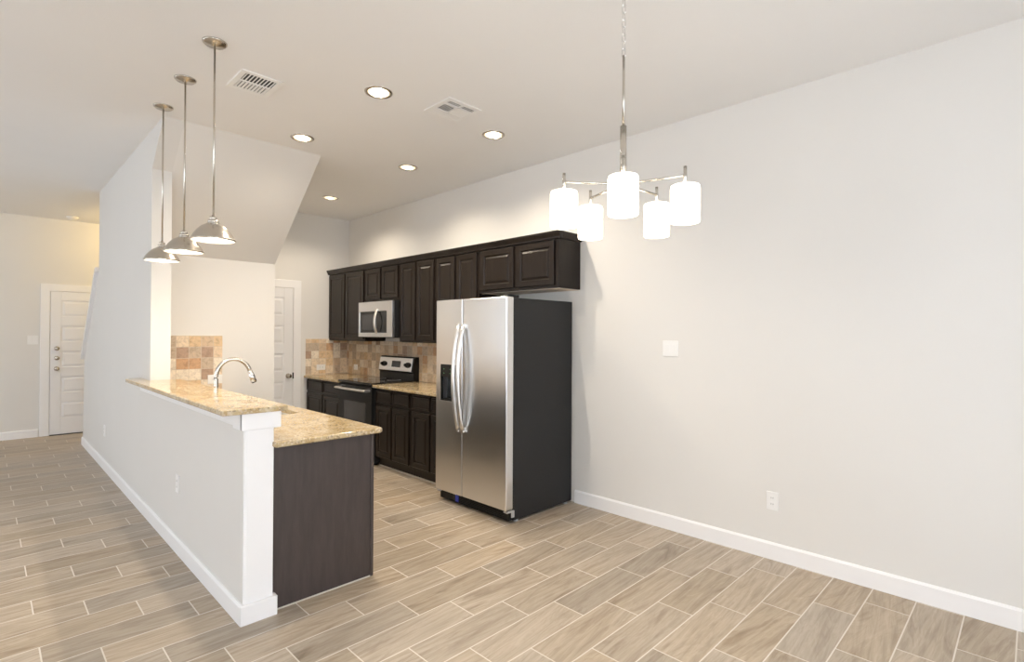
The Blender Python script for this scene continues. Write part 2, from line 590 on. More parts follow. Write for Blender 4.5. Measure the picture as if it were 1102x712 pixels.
# rear wall with two wide window openings (daylight comes from here)
WINS = [(0.3, 2.4, 0.45, 2.5), (-3.5, -0.7, 0.45, 2.5)]
mb = MB()
xs = [XW] + [v for wdw in sorted(WINS) for v in wdw[:2]] + [XR]
for i in range(0, len(xs), 2):
    mb.box(xs[i], xs[i + 1], YR - 0.15, YR, 0, H + 0.2)
for x0, x1, z0, z1 in WINS:
    mb.box(x0, x1, YR - 0.15, YR, 0, z0)
    mb.box(x0, x1, YR - 0.15, YR, z1, H + 0.2)
struct(mb.build('wall_rear', M['wall']))
for i, (x0, x1, z0, z1) in enumerate(WINS):
    fr = MB()
    t = 0.05
    y0, y1 = YR - 0.10, YR - 0.04
    fr.box(x0, x0 + t, y0, y1, z0, z1).box(x1 - t, x1, y0, y1, z0, z1)
    fr.box(x0, x1, y0, y1, z0, z0 + t).box(x0, x1, y0, y1, z1 - t, z1)
    xm = (x0 + x1) / 2
    fr.box(xm - 0.025, xm + 0.025, y0, y1, z0, z1)
    win = struct(fr.build('window_%d' % (i + 1), M['trim']))
    bx('window_pane', M['pane'], x0 + 0.03, x1 - 0.03, YR - 0.073, YR - 0.069, z0 + 0.03, z1 - 0.03, 0, win)
    ld = bpy.data.lights.new('window_portal', 'AREA')
    ld.shape = 'RECTANGLE'
    ld.size, ld.size_y = x1 - x0, z1 - z0
    ld.cycles.is_portal = True
    lo = bpy.data.objects.new('window_portal', ld)
    COL.objects.link(lo)
    lo.location = (xm, YR - 0.14, (z0 + z1) / 2)
    lo.rotation_euler = (R(90), 0, R(180))   # faces +Y, into the room

# stair wall: full height, its end meeting the sloped soffit, then the sloping knee wall
SL = (H - 2.172) / (YN - 4.545)
zW = H - SL * (YW - 4.545)
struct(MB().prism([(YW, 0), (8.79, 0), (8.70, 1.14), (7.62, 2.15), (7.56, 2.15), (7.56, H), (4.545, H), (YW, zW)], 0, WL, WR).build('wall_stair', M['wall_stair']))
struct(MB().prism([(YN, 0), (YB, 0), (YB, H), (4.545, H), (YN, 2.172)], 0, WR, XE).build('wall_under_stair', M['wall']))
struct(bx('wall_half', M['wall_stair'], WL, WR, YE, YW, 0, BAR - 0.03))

# knee-wall cap following the stair slope
struct(MB().prism([(7.60, 2.20), (7.60, 2.15), (8.72, 1.105), (8.74, 1.15)], 0, WL - 0.035, WR + 0.03).build('trim_2', M['trim']))

# white casing on the end of the half wall, cap and apron below the bar top
mb = MB()
mb.box(WL + 0.012, WR + 0.012, YE - 0.012, YE, 0, BAR - 0.03, 0.004)
mb.box(WL + 0.004, WL + 0.03, YE - 0.010, YE + 0.02, 0, BAR - 0.03, 0.008, 3)
struct(mb.build('trim_3', M['trim']))
mb = MB()
zc0, zc1 = 0.972, BAR - 0.0285
mb.box(WL - 0.016, WL, YE - 0.02, 5.20, zc0 + 0.012, zc1, 0.003)
mb.box(WL - 0.018, WR + 0.04, YE - 0.034, YE - 0.012, zc0, zc1, 0.003)
mb.box(WR, WR + 0.035, YE - 0.02, YE - 0.004, zc0, zc1, 0.003)
mb.box(WL - 0.018, WL, YE - 0.03, YE + 0.10, zc0, zc1, 0.003)
struct(mb.build('trim_4', M['trim']))

# baseboards
def base_prof(name, axis, a0, a1, wall, sign, h=0.11):
    t = 0.015
    p = [(wall, 0), (wall + sign * t, 0), (wall + sign * t, h - 0.012), (wall + sign * t * 0.4, h), (wall, h)]
    return struct(MB().prism(p, axis, a0, a1).build(name, M['trim']))
base_prof('baseboard_right', 1, YR, 2.84, XR, -1)
base_prof('baseboard_left', 1, YR, YF, XW, 1)
base_prof('baseboard_rear', 0, XW, XR, YR, 1)
base_prof('baseboard_far', 0, XW, 0.545, YF, -1)
base_prof('baseboard_stair', 1, YE - 0.02, 8.79, WL, -1, 0.10)
mb = MB()
mb.box(WL - 0.015, WR + 0.03, YE - 0.030, YE - 0.012, 0, 0.10, 0.004)
mb.box(WR + 0.0125, WR + 0.03, YE - 0.0119, YE + 0.018, 0, 0.0995, 0.002)
struct(mb.build('baseboard_half', M['trim']))

# ------------------------------------------------------------------ interior doors
def panel_door(name, x0, x1, ywall, ztop, case, left_case=True, right_case=True, knobside=0, hw='entry'):
    y = ywall
    mb = MB()
    c = case
    if left_case:
        mb.box(x0 - c, x0, y - 0.018, y + 0.0, 0, ztop + c, 0.004)
    if right_case:
        mb.box(x1, x1 + c, y - 0.018, y + 0.0, 0, ztop + c, 0.004)
    mb.box(x0 - (c if left_case else 0), x1 + (c if right_case else 0), y - 0.0185, y, ztop, ztop + c, 0.004)
    d = struct(mb.build(name, M['trim']))
    sl = MB()
    g = 0.006
    a0, a1, z1 = x0 + g, x1 - g, ztop - g
    sl.box(a0, a1, y - 0.006, y - 0.001, 0.012, z1)
    st, br, tr, n = 0.115, 0.24, 0.125, 5
    mid = 0.135
    yo, yi = y - 0.016, y - 0.005
    sl.box(a0, a0 + st, yo, yi, 0.012, z1, 0.003)
    sl.box(a1 - st, a1, yo, yi, 0.012, z1, 0.003)
    ph = (z1 - br - tr - mid * (n - 1)) / n
    zz = br
    sl.box(a0 + st, a1 - st, yo, yi, 0.012, br, 0.003)
    for k in range(n):
        sl.rings((a0 + st + 0.012, yi, zz + 0.012), (1, 0, 0), (0, 0, 1), (0, -1, 0), a1 - a0 - 2 * st - 0.024, ph - 0.024, [(0, 0), (0.001, 0.001), (0.028, 0.009), (0.03, 0.009)])
        zz += ph
        sl.box(a0 + st, a1 - st, yo, yi, zz, zz + (mid if k < n - 1 else tr), 0.003)
        zz += mid
    s = sl.build('door_slab', M['door'], d)
    xk = a0 + 0.07 if knobside == 0 else a1 - 0.06
    if hw == 'entry':
        for z in (1.225, 1.09):
            MB().lathe([(0.0, -0.030), (0.022, -0.030), (0.030, -0.022), (0.032, 0), (0, 0)], (xk, yo, z), 20, 1).build('deadbolt', M['nickel'], d)
    kn = MB()
    kn.lathe([(0, 0), (0.032, 0), (0.030, -0.008), (0.012, -0.012), (0.011, -0.035), (0.024, -0.042), (0.028, -0.055), (0.022, -0.066), (0, -0.068)], (xk, yo, 0.94 if hw == 'entry' else 0.905), 20, 1)
    kn.build('door_knob', M['nickel'], d)
    if hw != 'entry':
        bx('strike_plate', M['black'], x1 - 0.010, x1 + 0.006, y - 0.021, y - 0.014, 0.865, 0.945, 0, d)
    else:
        bx('threshold', M['slot'], a0, a1, y - 0.03, y, 0.001, 0.012, 0, d)
    return d
panel_door('door_1', 0.66, 1.57, YF, 2.035, 0.10)
panel_door('door_2', 2.16, 2.865, YB, 2.05, 0.10, left_case=False, knobside=1, hw='pantry')

# ------------------------------------------------------------------ cabinets
def cab_door(mb, xf, y0, y1, z0, z1, t=0.019, raised=True, sign=-1, fr=0.055):
    """framed door whose face looks towards sign*X, back at x = xf"""
    if sign < 0:
        o, U = (xf, y1, z0), (0, -1, 0)
    else:
        o, U = (xf, y0, z0), (0, 1, 0)
    st = [(0, 0), (0, t - 0.004), (0.004, t), (fr - 0.008, t), (fr, t - 0.009)]
    if raised:
        st += [(fr + 0.006, t - 0.010), (fr + 0.024, t - 0.003), (fr + 0.026, t - 0.003)]
    mb.rings(o, U, (0, 0, 1), (sign, 0, 0), y1 - y0, z1 - z0, st)

def upper_cabinet(label, y0, y1, z0, z1, splits, end_return=False):
    t = thing('wall_cabinet', label, 'cabinet', (XR, (y0 + y1) / 2, z0), 'dark wall cabinets on the right wall')
    xf = 3.361
    g = 0.0015
    bx('carcass', M['espresso'], xf, XR, y0 + g, y1 - g, z0 + 0.004, z1, 0.002, t)
    bx('bottom_panel', M['tan_wood'] if end_return else M['espresso'], xf + 0.018, XR - 0.002, y0 + 0.02, y1 - 0.02, z0, z0 + 0.004, 0, t)
    ys = splits
    for a, b_ in ys:
        mb = MB()
        cab_door(mb, xf, a, b_, z0 + 0.03, z1 - 0.028)
        mb.build('door', M['espresso'], t)
    # crown along the top
    mb = MB()
    zt = z1
    pr = [(xf + 0.01, zt - 0.012), (xf - 0.022, zt - 0.012), (xf - 0.024, zt), (xf - 0.040, zt + 0.030), (xf - 0.044, zt + 0.046), (xf + 0.01, zt + 0.046)]
    ya_ = y0 - (0.03 if end_return else 0)
    mb.prism(pr, 1, ya_ + (0 if end_return else g), y1 - g)
    if end_return:
        pr2 = [(y0 + 0.005, zt - 0.012), (y0 - 0.012, zt - 0.012), (y0 - 0.014, zt), (y0 - 0.028, zt + 0.030), (y0 - 0.03, zt + 0.046), (y0 + 0.005, zt + 0.046)]
        mb.prism(pr2, 0, xf + 0.011, XR)
    mb.build('crown', M['espresso'], t)
    return t
ZT = 2.272
UB = 1.362
upper_cabinet('tall dark wall cabinet in the far corner, left of the microwave', 5.92, 6.897, UB, ZT, [(5.95, 6.405), (6.44, 6.87)])
upper_cabinet('short dark wall cabinet directly above the microwave', 5.155, 5.92, 1.845, ZT, [(5.18, 5.52), (5.555, 5.895)])
upper_cabinet('tall dark wall cabinet just right of the microwave', 4.475, 5.155, UB, ZT, [(4.50, 4.80), (4.835, 5.13)])
upper_cabinet('tall dark wall cabinet just left of the cabinet over the refrigerator', 3.79, 4.475, UB, ZT, [(3.815, 4.115), (4.15, 4.45)])
upper_cabinet('wide short dark wall cabinet above the refrigerator, with a pale underside', 2.795, 3.79, 1.845, ZT, [(2.838, 3.275), (3.315, 3.755)], True)

def base_cabinet(label, y0, y1, n, xf=3.06, xb=XR - 0.003, sign=-1, group='dark base cabinets on the right wall', zt=CT - 0.03, drawers=True, name='base_cabinet', end=None):
    t = thing(name, label, 'cabinet', ((xf + xb) / 2, (y0 + y1) / 2, 0), group)
    g = 0.0015
    mb = MB()
    mb.box(xf, xb, y0 + g, y1 - g, 0.10, zt, 0.002)
    mb.build('carcass', M['espresso'], t)
    k0 = xf - sign * 0.05
    bx('toe_kick', M['espresso'], k0, xb, y0 + g, y1 - g, 0, 0.10, 0, t)
    bx('toe_strip', M['caulk'], k0 + sign * 0.006, k0, y0 + g, y1 - g, 0, 0.016, 0, t)
    wd = (y1 - y0 - 0.02) / n
    for i in range(n):
        a = y0 + 0.01 + i * wd + 0.014
        b_ = a + wd - 0.028
        zd = zt - 0.025
        if drawers:
            mb = MB()
            cab_door(mb, xf, a, b_, zd - 0.135, zd, raised=False, sign=sign, fr=0.022)
            mb.build('drawer', M['espresso'], t)
            zd -= 0.165
        mb = MB()
        cab_door(mb, xf, a, b_, 0.125, zd, sign=sign)
        mb.build('door', M['espresso'], t)
    return t
base_cabinet('dark base cabinet in the back corner beside the pantry door, left of the range', 5.925, 6.897, 2)
base_cabinet('dark base cabinet immediately right of the range, with two drawers and doors', 4.475, 5.150, 2)
base_cabinet('dark base cabinet squeezed beside the refrigerator', 3.79, 4.475, 2)

# worktops along the right wall
ct = MB().box(3.01, XR, 5.925, 6.897, CT - 0.03, CT, 0.006, 3).build('worktop', M['granite'])
tag(ct, 'gold granite worktop section left of the range in the far corner', 'worktop')
ct = MB().box(3.01, XR, 3.775, 5.150, CT - 0.03, CT, 0.006, 3).build('worktop', M['granite'])
tag(ct, 'gold granite worktop section between the range and the refrigerator', 'worktop')

# peninsula cabinet: end panel faces the camera, doors face the aisle
PX = 1.675
pc = thing('peninsula_cabinet', 'dark brown peninsula base with a plain flat end panel behind the half wall', 'cabinet', ((WR + PX) / 2, (YE + YN) / 2, 0))
PY0 = 2.842
mb = MB()
mb.box(WR + 0.005, PX - 0.02, PY0 + 0.02, 3.52, 0.10, CT - 0.032)
mb.box(WR + 0.005, PX - 0.02, 4.56, YN - 0.004, 0.10, CT - 0.032)
mb.box(PX - 0.045, PX - 0.02, 3.52, 4.56, 0.10, CT - 0.032)
mb.box(WR + 0.005, PX - 0.045, 3.52, 4.56, 0.10, 0.14)
mb.build('carcass', M['espresso'], pc)
bx('toe_kick', M['espresso'], WR + 0.005, PX - 0.075, PY0 + 0.02, YN - 0.004, 0, 0.10, 0, pc)
mb = MB()
mb.box(WR + 0.014, PX - 0.022, PY0, PY0 + 0.02, 0, CT - 0.031)
mb.box(PX - 0.021, PX, PY0 - 0.004, PY0 + 0.04, 0, CT - 0.031, 0.002)
mb.build('end_panel', M['panel'], pc)
bx('floor_bead', M['caulk'], WR + 0.034, PX - 0.022, PY0 - 0.006, PY0, 0, 0.006, 0, pc)
n = 6
y0 = PY0 + 0.05
wd = (YN - 0.02 - y0) / n
for i in range(n):
    mb = MB(); cab_door(mb, PX - 0.02, y0 + i * wd + 0.012, y0 + (i + 1) * wd - 0.012, 0.705, 0.845, raised=False, sign=1, fr=0.022); mb.build('drawer', M['espresso'], pc)
    mb = MB(); cab_door(mb, PX - 0.02, y0 + i * wd + 0.012, y0 + (i + 1) * wd - 0.012, 0.125, 0.675, sign=1); mb.build('door', M['espresso'], pc)

# granite on the peninsula, with the sink cut-out
def slab_hole(x0, x1, y0, y1, hx0, hx1, hy0, hy1, z0, z1, e=0.007):
    b = bmesh.new()
    def loop(xa, xb_, ya_, yb_, z, r=0.0, n=5):
        pts = []
        for cx, cy, a0 in ((xb_ - r, yb_ - r, 0), (xa + r, yb_ - r, 90), (xa + r, ya_ + r, 180), (xb_ - r, ya_ + r, 270)):
            for k in range(n):
                t = R(a0 + 90 * k / (n - 1))
                pts.append(b.verts.new((cx + r * math.cos(t), cy + r * math.sin(t), z)))
        return pts
    ro_, ri = 0.022, 0.03
    prof = [(0, z0 + e), (0, z1 - e), (e * 0.3, z1 - e * 0.3), (e, z1)]
    outer = [loop(x0 + e, x1 - e, y0 + e, y1 - e, z0, ro_ - e)]
    for i, z in prof:
        outer.append(loop(x0 + i, x1 - i, y0 + i, y1 - i, z, ro_ - i))
    inner_t = loop(hx0, hx1, hy0, hy1, z1, ri)
    inner_b = loop(hx0, hx1, hy0, hy1, z0, ri)
    seq = outer + [inner_t, inner_b, outer[0]]
    L = len(inner_t)
    for A, B in zip(seq, seq[1:]):
        for k in range(L):
            b.faces.new((A[k], A[(k + 1) % L], B[(k + 1) % L], B[k]))
    bmesh.ops.recalc_face_normals(b, faces=b.faces)
    mb = MB(); mb.bm.free(); mb.bm = b
    return mb
SX0, SX1, SY0, SY1 = 1.225, 1.585, 3.68, 4.42
pt_ = slab_hole(WR + 0.004, 1.700, 2.772, YN - 0.004, SX0, SX1, SY0, SY1, CT - 0.03, CT).build('peninsula_worktop', M['granite'])
tag(pt_, 'gold granite lower worktop of the peninsula with a sink cut-out', 'worktop')

# sink bowl
sk = thing('kitchen_sink', 'stainless undermount sink sunk in the peninsula worktop below the faucet', 'sink', ((SX0 + SX1) / 2, (SY0 + SY1) / 2, 0.68))
mb = MB()
b = bmesh.new()
def rect(x0, x1, y0, y1, z):
    return [b.verts.new(p) for p in ((x0, y0, z), (x1, y0, z), (x1, y1, z), (x0, y1, z))]
e = 0.012
zt = CT - 0.031
loops = [rect(SX0 - 0.02, SX1 + 0.02, SY0 - 0.02, SY1 + 0.02, zt), rect(SX0 - 0.004, SX1 + 0.004, SY0 - 0.004, SY1 + 0.004, zt),
         rect(SX0, SX1, SY0, SY1, 0.72), rect(SX0 + 0.03, SX1 - 0.03, SY0 + 0.03, SY1 - 0.03, 0.69)]
for A, B in zip(loops, loops[1:]):
    for k in range(4):
        b.faces.new((A[k], A[(k + 1) % 4], B[(k + 1) % 4], B[k]))
b.faces.new(loops[-1])
mb._merge(b)
mb.build('bowl', M['steel_trim'], sk)
MB().lathe([(0, 0.006), (0.03, 0.006), (0.043, 0.004), (0.045, 0), (0, 0)], ((SX0 + SX1) / 2, (SY0 + SY1) / 2, 0.691), 24).build('drain', M['chrome'], sk)

# raised bar top
bar = MB().prism([(0.812, 2.768), (1.128, 2.768), (1.128, YW - 0.003), (WL - 0.003, YW - 0.003), (WL - 0.003, 5.26), (0.845, 5.26), (0.812, 5.20)], 2, BAR - 0.028, BAR, 0.006, 3).build('bar_top', M['granite'])
tag(bar, 'long raised gold granite bar top resting on the white half wall', 'bar top')

# faucet
fx, fy = 1.148, 4.05
fa = thing('faucet', 'tall gooseneck pull-down faucet rising behind the bar top', 'faucet', (fx, fy, CT))
MB().lathe([(0, 0), (0.030, 0), (0.030, 0.006), (0.022, 0.014), (0.019, 0.05), (0.016, 0.09), (0.0135, 0.10), (0, 0.10)], (fx, fy, CT + 0.0005), 24).build('base', M['nickel'], fa)
Rr = 0.108
pts = [(fx, fy, CT + 0.09 + k * 0.02) for k in range(9)]
zc = 1.155
pts += [(fx, fy, zc - 0.01)]
for k in range(0, 23):
    t = PI - k * (PI * 0.91) / 22
    pts.append((fx + Rr + Rr * math.cos(t), fy - 0.03 * k / 22, zc + Rr * math.sin(t) * 1.1))
MB().tube(pts, 0.0142, 18).build('spout', M['nickel'], fa)
pe = Vector(pts[-1]); dr = (pe - Vector(pts[-2])).normalized()
mb = MB()
mb.tube([pe - dr * 0.004, pe + dr * 0.03, pe + dr * 0.032, pe + dr * 0.085], 0.0155, 18, r1=0.020)
mb.build('spray_head', M['chrome'], fa)
MB().tube([pe + dr * 0.085, pe + dr * 0.092], 0.0165, 18).build('spray_face', M['black'], fa)
MB().tube([(fx, fy - 0.02, CT + 0.055), (fx, fy - 0.045, CT + 0.062), (fx + 0.01, fy - 0.10, CT + 0.085)], 0.007, 12).build('handle', M['chrome'], fa)

# backsplashes
def splash(x0, x1, y0, y1, z1, mat, label):
    o = bx('backsplash', mat, x0, x1, y0, y1, CT + 0.001, z1, 0.001)
    tag(o, label, 'backsplash')
splash(XR - 0.012, XR - 0.002, 3.775, 6.888, UB - 0.001, M['tile_y'], 'tan tumbled stone tile backsplash along the right wall behind the range')
splash(3.035, XR - 0.001, YB - 0.010, YB, UB + 0.02, M['tile_x'], 'small tan stone tile backsplash return beside the pantry door')
splash(WR + 0.002, 1.635, YN - 0.010, YN, CT + 0.536, M['tile_x'], 'patchwork stone tile backsplash on the wall under the stairs behind the faucet')

# ------------------------------------------------------------------ refrigerator
FX0, FX1, FXB = 2.822, 2.900, 3.628
FY0, FY1, FS = 2.861, 3.748, 3.390
fr = thing('refrigerator', 'stainless side-by-side refrigerator with black sides', 'refrigerator', ((FX1 + FXB) / 2, (FY0 + FY1) / 2, 0))
bx('case', M['black_side'], FX1 + 0.002, FXB, FY0 + 0.004, FY1 - 0.004, 0.016, 1.745, 0.006, fr)
def fridge_door(y0, y1):
    return MB().box(FX0, FX1, y0, y1, 0.105, 1.752, 0.010, 3)
bm_door = fridge_door(FY0, FS - 0.003)
dr_ = bm_door.build('refrigerator_door', M['steel'], fr)
# freezer door with the dispenser recess cut into its face
DY0, DY1, DZ0, DZ1 = 3.468, 3.676, 0.885, 1.198
mb = MB()
a0, a1 = FS + 0.003, FY1
mb.box(FX0, FX1, a0, DY0, 0.105, 1.752, 0.006)
mb.box(FX0, FX1, DY1, a1, 0.105, 1.752, 0.006)
mb.box(FX0, FX1, DY0 - 0.006, DY1 + 0.006, 0.105, DZ0, 0.0)
mb.box(FX0, FX1, DY0 - 0.006, DY1 + 0.006, DZ1, 1.752, 0.0)
fd = mb.build('freezer_door', M['steel'], fr)
mb = MB()
mb.box(FX1 - 0.012, FX1 - 0.004, DY0, DY1, DZ0, DZ1)
mb.box(FX0 - 0.004, FX0 + 0.012, DY0 - 0.002, DY0 + 0.012, DZ0, DZ1)
mb.box(FX0 - 0.004, FX0 + 0.012, DY1 - 0.012, DY1 + 0.002, DZ0, DZ1)
mb.box(FX0 - 0.004, FX0 + 0.008, DY0, DY1, DZ1 - 0.11, DZ1)
mb.box(FX0 - 0.004, FX1 - 0.01, DY0, DY1, DZ0 - 0.002, DZ0 + 0.014)
disp = mb.build('dispenser', M['black'], fr)
MB().box(FX0 + 0.022, FX0 + 0.030, 3.535, 3.56, 0.91, 1.06, 0.003).build('paddle', M['hinge'], disp)
for k in (0, 1, 3):
    for r in range(2):
        bx('control_light', M['green_led'], FX0 - 0.006, FX0 - 0.003, 3.50 + k * 0.042, 3.507 + k * 0.042, 1.118 + r * 0.036, 1.124 + r * 0.036, 0, disp)
mb = MB()
fw = 0.006
for q in ((DY0 - fw, DY0, DZ0 - fw, DZ1 + fw), (DY1, DY1 + fw, DZ0 - fw, DZ1 + fw), (DY0, DY1, DZ0 - fw, DZ0), (DY0, DY1, DZ1, DZ1 + fw)):
    mb.box(FX0 - 0.006, FX0 + 0.002, *q)
mb.build('bezel', M['steel_trim'], disp)
for nm, yy in (('handle', FS - 0.030), ('handle', FS + 0.030)):
    pts = []
    for k in range(25):
        t = k / 24
        z = 0.665 + t * (1.525 - 0.665)
        pts.append((FX0 - 0.016 - 0.058 * math.sin(PI * t) ** 0.75, yy, z))
    mb = MB().tube(pts, 0.0155, 16, flat=(1.2, 0.9))
    for z in (0.665, 1.525):
        mb.box(FX0 - 0.028, FX0 + 0.002, yy - 0.015, yy + 0.015, z - 0.022, z + 0.022, 0.005)
    mb.build('handle', M['steel_trim'], fr)
mb = MB().box(FX0 + 0.045, FX1 + 0.05, FY0 + 0.012, FY1 - 0.012, 0.018, 0.098, 0.006)
for k in range(5):
    mb.box(FX0 + 0.040, FX0 + 0.05, FY0 + 0.06, FY1 - 0.20, 0.030 + k * 0.012, 0.036 + k * 0.012)
gr = mb.build('toe_grille', M['black'], fr)
bx('sticker', M['blue'], FX0 + 0.037, FX0 + 0.0405, 3.475, 3.515, 0.032, 0.085, 0, gr)
mb = MB()
mb.box(FX0 + 0.012, FX1 + 0.01, FY0 - 0.002, FY0 + 0.04, 0.086, 0.100, 0.002)
mb.box(FX1 - 0.02, FX1 + 0.012, FY0 - 0.004, FY0 + 0.004, 0.045, 0.096, 0.002)
mb.build('hinge', M['hinge'], fr)
bx('hinge', M['hinge'], FX0 + 0.012, FX1 + 0.01, FY1 - 0.045, FY1 - 0.005, 0.082, 0.100, 0.002, fr)
for y in (FY0 + 0.01, FY1 - 0.07):
    bx('hinge_cover', M['black'], FX0 + 0.03, FX1 + 0.07, y, y + 0.06, 1.746, 1.768, 0.006, fr)
for x in (FX1 + 0.06, FXB - 0.06):
    for y in (FY0 + 0.03, FY1 - 0.03):
        MB().lathe([(0, 0), (0.022, 0), (0.022, 0.008), (0.012, 0.010), (0.012, 0.018), (0, 0.018)], (x, y, 0), 16).build('foot', M['hinge'], fr)

# ------------------------------------------------------------------ range
GY0, GY1 = 5.160, 5.915
GX = 3.015
rg = thing('kitchen_range', 'black freestanding electric range with a stainless backguard between the worktops', 'range', ((GX + XR) / 2, (GY0 + GY1) / 2, 0))
bx('body', M['black_side'], GX + 0.03, XR - 0.02, GY0, GY1, 0.03, 0.885, 0.003, rg)
mb = MB().box(GX - 0.012, XR - 0.09, GY0 - 0.001, GY1 + 0.001, 0.886, 0.912, 0.006, 3)
cook = mb.build('cooktop', M['glass_black'], rg)
for x, y, r in ((3.18, 5.36, 0.10), (3.18, 5.72, 0.08), (3.42, 5.36, 0.08), (3.42, 5.72, 0.10)):
    MB().lathe([(r - 0.004, 0.0), (r, 0.0), (r, 0.0006), (r - 0.004, 0.0006)], (x, y, 0.912), 40, closed=True).build('burner_ring', M['hinge'], cook)
mb = MB()
mb.rings((GX + 0.028, GY1 - 0.004, 0.215), (0, -1, 0), (0, 0, 1), (-1, 0, 0), GY1 - GY0 - 0.008, 0.655, [(0, 0), (0, 0.026), (0.004, 0.030), (0.01, 0.030)])
od = mb.build('oven_door', M['black'], rg)
bx('oven_window', M['oven_glass'], GX - 0.004, GX - 0.001, GY0 + 0.13, GY1 - 0.13, 0.36, 0.68, 0.001, od)
mb = MB()
hz, hx = 0.825, GX - 0.052
pts = [(hx - 0.010 * math.sin(PI * k / 16), GY0 + 0.03 + (GY1 - GY0 - 0.06) * k / 16, hz) for k in range(17)]
mb.tube(pts, 0.019, 16, flat=(1.5, 0.7))
for y in (GY0 + 0.05, GY1 - 0.05):
    mb.box(hx, GX + 0.001, y - 0.014, y + 0.014, hz - 0.014, hz + 0.014, 0.004)
mb.build('oven_handle', M['steel_trim'], od)
mb = MB()
mb.rings((GX + 0.028, GY1 - 0.004, 0.045), (0, -1, 0), (0, 0, 1), (-1, 0, 0), GY1 - GY0 - 0.008, 0.16, [(0, 0), (0, 0.022), (0.004, 0.026), (0.03, 0.026), (0.034, 0.023)])
mb.build('storage_drawer', M['black'], rg)
for y in (GY0 + 0.05, GY1 - 0.05):
    for x in (GX + 0.08, XR - 0.08):
        MB().lathe([(0, 0), (0.02, 0), (0.02, 0.03), (0, 0.03)], (x, y, 0), 14).build('foot', M['black'], rg)
# backguard: black pedestal and black end, slanted stainless control face
bgx = XR - 0.012
bgd = MB().prism([(bgx - 0.078, 0.886), (bgx - 0.074, 0.985), (bgx - 0.092, 1.005), (bgx - 0.062, 1.170), (bgx - 0.045, 1.182), (bgx, 1.182), (bgx, 0.886)], 1, GY0 + 0.004, GY1 - 0.004).build('backguard', M['black'], rg)
face = MB()
p0, p1 = Vector((bgx - 0.0925, 0, 1.008)), Vector((bgx - 0.063, 0, 1.168))
V = (p1 - p0).normalized()
W = Vector((-V.z, 0, V.x))
face.rings((p0.x, GY1 - 0.008, p0.z), (0, -1, 0), V, W, GY1 - GY0 - 0.045, (p1 - p0).length, [(0, -0.002), (0, 0.003), (0.004, 0.006), (0.008, 0.006)])
cf = face.build('control_panel', M['steel'], rg)
def on_face(y, s, d=0.006):
    return p0 + V * s + W * d + Vector((0, y, 0))
mb = MB()
mb.rings(on_face(5.62, 0.045), (0, -1, 0), V, W, 0.19, 0.075, [(0, -0.001), (0, 0.002), (0.003, 0.003), (0.006, 0.003)])
mb.build('display', M['glass_black'], cf)
def knob_pair(ya_, yb_):
    b = MB()
    # oval bezel
    ring = []
    bb = bmesh.new()
    c = (ya_ + yb_) / 2
    hl = abs(yb_ - ya_) / 2
    vs = []
    top = []
    for k in range(28):
        t = 2 * PI * k / 28
        vs.append(bb.verts.new(on_face(c + (hl + 0.034) * math.cos(t), 0.078 + 0.034 * math.sin(t), 0.005)))
        top.append(bb.verts.new(on_face(c + (hl + 0.030) * math.cos(t), 0.078 + 0.030 * math.sin(t), 0.010)))
    bb.faces.new(vs[::-1]); bb.faces.new(top)
    for k in range(28):
        bb.faces.new((vs[k], vs[(k + 1) % 28], top[(k + 1) % 28], top[k]))
    b._merge(bb)
    return b.build('knob_bezel', M['black'], cf)
for ya_, yb_ in ((5.835, 5.755), (5.315, 5.235)):
    knob_pair(ya_, yb_)
    for y in (ya_, yb_):
        c = on_face(y, 0.078, 0.010)
        MB().tube([c, c + W * 0.018], 0.020, 18, r1=0.016).build('knob', M['black'], cf)

# ------------------------------------------------------------------ microwave
MX, MZ0, MZ1 = 3.262, 1.420, 1.838
mw = thing('microwave', 'stainless over-the-range microwave hung under the short cabinet', 'microwave', ((MX + XR) / 2, (GY0 + GY1) / 2, MZ0))
bx('body', M['black_side'], MX + 0.035, XR - 0.012, GY0 + 0.002, GY1 - 0.002, MZ0 - 0.004, MZ1 + 0.003, 0.003, mw)
L_ = GY1 - GY0
ydoor = GY0 + 0.185
mb = MB()
x1 = MX + 0.034
# stainless front: frame around the window and the control column
wz0, wz1 = MZ0 + 0.05, MZ1 - 0.115
wy0, wy1 = GY0 + 0.115, GY1 - 0.035
mb.box(MX, x1, GY0, GY1, wz1, MZ1, 0.004)
mb.box(MX, x1, GY0, GY1, MZ0, wz0, 0.004)
mb.box(MX, x1, GY0, wy0, wz0 - 0.005, wz1 + 0.005, 0.003)
mb.box(MX, x1, wy1, GY1, wz0 - 0.005, wz1 + 0.005, 0.003)
mb.build('front_frame', M['steel'], mw)
bx('window', M['glass_black'], MX + 0.006, x1, ydoor + 0.09, wy1, wz0, wz1, 0, mw)
bx('window_mesh', M['oven_glass'], MX + 0.004, MX + 0.006, ydoor + 0.13, wy1 - 0.045, wz0 + 0.035, wz1 - 0.035, 0, mw)
bx('control_pad', M['glass_black'], MX + 0.005, x1, wy0, ydoor + 0.088, wz0, wz1, 0, mw)
pts = []
yh = ydoor + 0.125
for k in range(21):
    t = k / 20
    pts.append((MX - 0.008 - 0.040 * math.sin(PI * t) ** 0.8, yh - 0.012 * math.sin(PI * t), wz0 - 0.012 + t * (wz1 - wz0 + 0.024)))
mb = MB().tube(pts, 0.012, 14, flat=(1.4, 0.8))
for z in (wz0 - 0.012, wz1 + 0.012):
    mb.box(MX - 0.016, MX + 0.002, yh - 0.014, yh + 0.014, z - 0.014, z + 0.014, 0.004)
mb.build('handle', M['steel_trim'], mw)
mb = MB()
